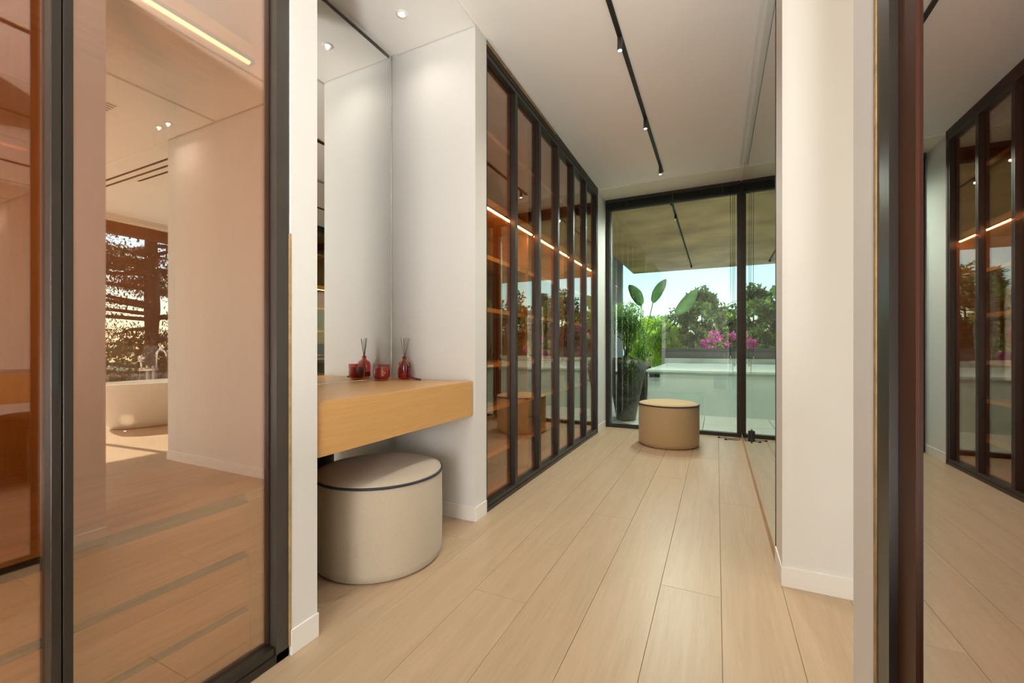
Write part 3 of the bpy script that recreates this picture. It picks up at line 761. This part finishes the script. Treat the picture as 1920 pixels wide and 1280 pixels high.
# large paddle-leaved plant in a pot behind
bp = Vector((-1.20, 7.5, -0.015))
e = empty('plant_pot', bp, 'dark pot of the paddle-leaved plant behind the tall pot', 'pot')
lathe('vessel', bp, [(0.10, 0), (0.12, 0.02), (0.165, 0.55), (0.165, 0.72), (0.145, 0.72), (0.14, 0.66)], POT, e, 40, caps=False)
lathe('soil', bp, [(0.145, 0.65), (0.01, 0.66)], SOIL, e, 20)
e = empty('paddle_leaf_plant', bp + Vector((0, 0, 0.65)), 'tall plant with large paddle-shaped leaves on long stalks', 'plant')
def paddle(base, tip, wdt, roll):
    base, tip = Vector(base), Vector(tip); d = (tip - base); L = d.length; d.normalize()
    s = d.cross(Vector((0, 1, 0))).normalized(); n_ = s.cross(d)
    s, n_ = s * math.cos(roll) + n_ * math.sin(roll), n_ * math.cos(roll) - s * math.sin(roll)
    vs, fs = [], []; K = 14
    for k in range(K + 1):
        f_ = k / K
        w_ = wdt * (math.sin(PI * min(1, f_ * 0.93 + 0.06)) ** 0.65) if 0 < k < K else 0.004
        c_ = base + d * (L * f_) + n_ * (0.06 * L * math.sin(PI * f_))
        for m_ in range(-2, 3):
            vs.append(tuple(c_ + s * (w_ * m_ / 2) + n_ * (abs(m_) * w_ * 0.16 + 0.004 * math.sin(5 * k + m_))))
    for k in range(K):
        for m_ in range(4):
            a = k * 5 + m_; fs.append((a, a + 1, a + 6, a + 5))
    lf = mesh('leaf_blade', vs, fs, LBIG, e, True)
    so = lf.modifiers.new('thick', 'SOLIDIFY'); so.thickness = 0.003
    return lf
for (b_, t_, w_, ro) in [((-1.154, 7.5, 1.658), (-1.358, 7.45, 2.02), 0.10, 0.3), ((-0.971, 7.5, 1.695), (-0.751, 7.4, 2.07), 0.085, -0.5),
                         ((-0.62, 7.6, 1.50), (-0.295, 7.6, 1.90), 0.105, 0.2), ((-0.937, 7.45, 1.335), (-0.78, 7.4, 1.375), 0.045, 0.6),
                         ((-1.45, 7.7, 1.25), (-1.66, 7.75, 1.50), 0.07, 0.2)]:
    paddle(b_, t_, w_, ro)
    s0 = bp + Vector((random.uniform(-.06, .08), random.uniform(-.05, .05), 0.65))
    b_ = Vector(b_); mid = s0.lerp(b_, 0.5) + Vector((0, 0, 0.06))
    tube('stalk', [s0, mid, b_, b_.lerp(Vector(t_), 0.15)], 0.011, LMID, e, 7, 0.006)

# planting beyond the terrace
def shrub(name, c, rad, n, L, W, mat, seed, label, cat='shrub', group='shrubs beyond the terrace', spr=0, trunk=True, clusters=40, cr=0.34, smat=None):
    e = empty(name, (c[0], c[1], c[2] - rad[2] - 0.9), label, cat, group)
    crown('foliage', c, rad, int(n * (0.75 if mat is LDARK else 1.9)), L, W, mat, e, seed, int(clusters * 1.3), cr)
    if spr: sprays('twigs', (c[0], c[1], c[2] + rad[2] * 0.1), spr, max(rad) * 1.35, L, W, smat or mat, e, seed + 5)
    if trunk: tube('trunk', [(c[0], c[1], c[2] - rad[2] - 0.9), (c[0] + 0.05, c[1], c[2] - rad[2] * 0.5), (c[0], c[1], c[2] + rad[2] * 0.4)], 0.05, BARK, e, 8, 0.015)
    return e
shrub('dark_leaf_tree', (-0.36, 12.0, 1.55), (0.40, 0.5, 0.85), 6500, 0.125, 0.033, LDARK, 11, 'dense dark glossy tree just left of the window post', 'tree', 'dark glossy trees', spr=34, clusters=55)
shrub('dark_leaf_tree', (1.65, 12.0, 1.60), (0.60, 0.6, 0.95), 6500, 0.125, 0.033, LDARK, 12, 'dense dark glossy tree beyond the hot tub, mirrored in the far wardrobe', 'tree', 'dark glossy trees', spr=34, clusters=55)
shrub('dark_leaf_tree', (3.35, 12.1, 1.60), (0.75, 0.6, 0.95), 6500, 0.125, 0.033, LDARK, 13, 'dark glossy tree mirrored in the second door of the far wardrobe', 'tree', 'dark glossy trees', spr=34, clusters=55)
shrub('dark_leaf_tree', (4.9, 12.0, 1.30), (0.55, 0.6, 0.85), 4500, 0.125, 0.033, LDARK, 14, 'dark glossy tree mirrored in the first door of the far wardrobe', 'tree', 'dark glossy trees', spr=26)
shrub('dark_leaf_tree', (0.80, 12.6, 1.35), (0.45, 0.5, 0.60), 3500, 0.125, 0.033, LDARK, 15, 'small dark glossy tree behind the hot tub', 'tree', 'dark glossy trees', spr=20)
shrub('lime_shrub', (-1.15, 12.6, 1.05), (0.55, 0.5, 0.50), 4500, 0.07, 0.02, LLIME, 21, 'bright lime green shrub behind the paddle-leaved plant', spr=4)
shrub('lime_shrub', (0.22, 13.6, 1.25), (0.50, 0.5, 0.75), 4500, 0.08, 0.024, LLIME, 22, 'bright lime green shrub behind the magenta flowers', spr=5)
shrub('lime_shrub', (2.55, 13.2, 1.05), (0.6, 0.5, 0.65), 3500, 0.08, 0.024, LLIME, 23, 'lime green shrub beside the conifer', spr=5)
shrub('lime_shrub', (-2.0, 14.5, 1.15), (0.9, 0.6, 0.70), 4000, 0.08, 0.024, LLIME, 24, 'lime green shrub at the left behind the tall pot', spr=4)
shrub('mid_green_shrub', (-1.6, 17.5, 1.2), (1.6, 0.8, 0.9), 5500, 0.11, 0.03, LMID, 25, 'broad mid green shrub far beyond the terrace plants', spr=6)
shrub('mid_green_shrub', (1.3, 17.5, 1.3), (1.5, 0.8, 0.85), 5500, 0.11, 0.03, LMID, 26, 'broad mid green shrub far behind the magenta flowers', spr=6)
shrub('mid_green_shrub', (6.5, 16.0, 1.2), (2.0, 0.8, 0.9), 6000, 0.11, 0.03, LMID, 27, 'broad mid green shrub mirrored at the left of the far wardrobe', spr=6)
shrub('lime_shrub', (-0.72, 13.3, 1.05), (0.50, 0.4, 0.50), 3500, 0.07, 0.02, LLIME, 28, 'low lime green shrub between the paddle leaves and the dark tree', spr=3)
shrub('lime_shrub', (1.15, 13.4, 1.15), (0.45, 0.4, 0.55), 3000, 0.07, 0.02, LLIME, 29, 'low lime green shrub right of the magenta flowers', spr=3)
shrub('mid_green_shrub', (-3.2, 16.5, 1.0), (1.3, 0.8, 0.9), 4500, 0.11, 0.03, LMID, 30, 'broad mid green shrub beyond the dark terrace wall', spr=5)
def bougain(c, rad, n, seed, label):
    e = empty('magenta_bougainvillea', (c[0], c[1], c[2] - rad[2] - 0.2), label, 'flowers', 'magenta bougainvilleas')
    crown('foliage', c, rad, n // 2, 0.06, 0.018, LMID, e, seed + 50, 20, 0.4)
    crown('blossoms', (c[0], c[1] - 0.1, c[2]), rad, n, 0.045, 0.02, LPINK, e, seed, 14, 0.35)
bougain((-0.13, 11.2, 1.02), (0.24, 0.18, 0.10), 900, 31, 'magenta bougainvillea above the hot tub rim, left clump')
bougain((0.08, 11.35, 1.16), (0.30, 0.2, 0.24), 500, 32, 'loose magenta bougainvillea beside the window post')
bougain((1.95, 11.1, 0.95), (0.45, 0.25, 0.24), 1300, 33, 'magenta bougainvillea mirrored in the third wardrobe door')
bougain((0.95, 11.4, 1.20), (0.35, 0.2, 0.30), 600, 34, 'magenta bougainvillea at the right of the hot tub')
bougain((4.2, 11.2, 0.85), (0.5, 0.2, 0.20), 500, 35, 'sparse magenta bougainvillea at the far right of the plinth')
def conifer(c, H, R, seed, label):
    e = empty('conifer', c, label, 'tree')
    tube('trunk', [c, (c[0], c[1], c[2] + H)], 0.14, BARK, e, 8, 0.02)
    rng = random.Random(seed); vs, fs = [], []
    z = 0.05 * H
    while z < H:
        f_ = 1 - z / H; nb = 7
        for b in range(nb):
            a = rng.uniform(0, 2 * PI); L_ = R * f_ * rng.uniform(0.7, 1.1) + 0.1
            for k in range(36):
                g = rng.random(); q = rv(rng) * 0.16
                p = Vector((c[0] + math.cos(a) * L_ * g, c[1] + math.sin(a) * L_ * g, c[2] + z - 0.25 * L_ * g)) + q
                leaf_quads(vs, fs, p, Vector((math.cos(a), math.sin(a), 0.1)) + rv(rng) * 0.8, Vector((0, 0, 1)), 0.20, 0.035)
        z += H * 0.028
    o = mesh('foliage', vs, fs, LCON, e); o['kind'] = 'stuff'
conifer((5.2, 19.5, -3.0), 6.6, 1.9, 41, 'pointed green conifer rising behind the magenta flowers, mirrored in the glass')

# cedar and glass balustrade outside the bathroom
e = empty('cedar_tree', (11.5, 6.2, -3.0), 'large dark cedar outside the bathroom window, reflected in the wardrobe', 'tree')
tube('trunk', [(11.5, 6.2, -3.0), (11.45, 6.25, 2.0), (11.5, 6.2, 7.0)], 0.28, BARK, e, 10, 0.08)
rng = random.Random(9); vs, fs = [], []; bv, bf = [], []
for b in range(95):
    z = rng.uniform(-1.2, 5.2); a = rng.uniform(0, 2 * PI); L_ = rng.uniform(2.2, 4.2)
    st = Vector((11.5, 6.2, z)); d = Vector((math.cos(a), math.sin(a), rng.uniform(-0.05, 0.14)))
    tv, tf = tubedata([st, st + d * L_ * 0.5, st + d * L_ + Vector((0, 0, -0.15))], 0.06, 5, 0.012, len(bv)); bv += tv; bf += tf
    sd = Vector((-math.sin(a), math.cos(a), 0))
    for k in range(480):
        g = rng.uniform(0.15, 1.0); wv_ = rng.gauss(0, 0.42) * (1.1 - 0.5 * g)
        p = st + d * (L_ * g) + sd * wv_ + Vector((0, 0, rng.gauss(-0.05, 0.10)))
        leaf_quads(vs, fs, p, rv(rng) + d * 0.5, Vector((0, 0, 1)), 0.12, 0.019)
mesh('branches', bv, bf, BARK, e)
o = mesh('foliage', vs, fs, LCEDAR, e); o['kind'] = 'stuff'
shrub('hedge_shrub', (9.4, 4.5, 0.1), (0.8, 2.2, 0.9), 6000, 0.12, 0.035, LDARK, 51, 'dark hedge below the cedar outside the bathroom', group='bathroom garden shrubs')
shrub('hedge_shrub', (9.6, 8.3, 0.0), (0.8, 1.9, 0.9), 5000, 0.12, 0.035, LDARK, 52, 'dark hedge to the side of the cedar outside the bathroom', group='bathroom garden shrubs')
tag(box('balcony_floor', XB + 0.12, 8.0, -2.0, 5.0, -0.2, -0.03, TILE), 'pale balcony floor outside the bathroom', kind=S)
e = empty('glass_balustrade', (7.0, 3.0, 0), 'clear glass balustrade outside the bathroom window', 'railing')
for k in range(5):
    y = -1.0 + k * 1.5
    box('pane', 7.0, 7.012, y + 0.02, y + 1.48, 0.02, 0.98, G_T, e)
    box('clamp', 6.99, 7.022, y - 0.02, y + 0.02, -0.03, 0.99, STEEL, e)
box('base_channel', 6.98, 7.03, -1.0, 6.5, -0.03, 0.02, RENDER, e)

# the land below and the hazy ridge on the horizon
tag(mesh('ground', [(-150, -60, -3.2), (150, -60, -3.2), (150, 200, -3.2), (-150, 200, -3.2)], [(0, 1, 2, 3)], GRASS), 'green land far below the terrace', kind=S)
vs, fs = [], []
for i in range(81):
    x = -140 + i * 3.5
    h_ = 1.2 + 1.0 * math.sin(i * 0.33) + 0.7 * math.sin(i * 0.9 + 1)
    vs += [(x, 110, -3.3), (x, 118, h_), (x, 140, -3.3)]
for i in range(80):
    a = i * 3; fs += [(a, a + 3, a + 4, a + 1), (a + 1, a + 4, a + 5, a + 2)]
tag(mesh('distant_ridge', vs, fs, HILL, None, True), 'hazy ridge on the horizon', kind=S)
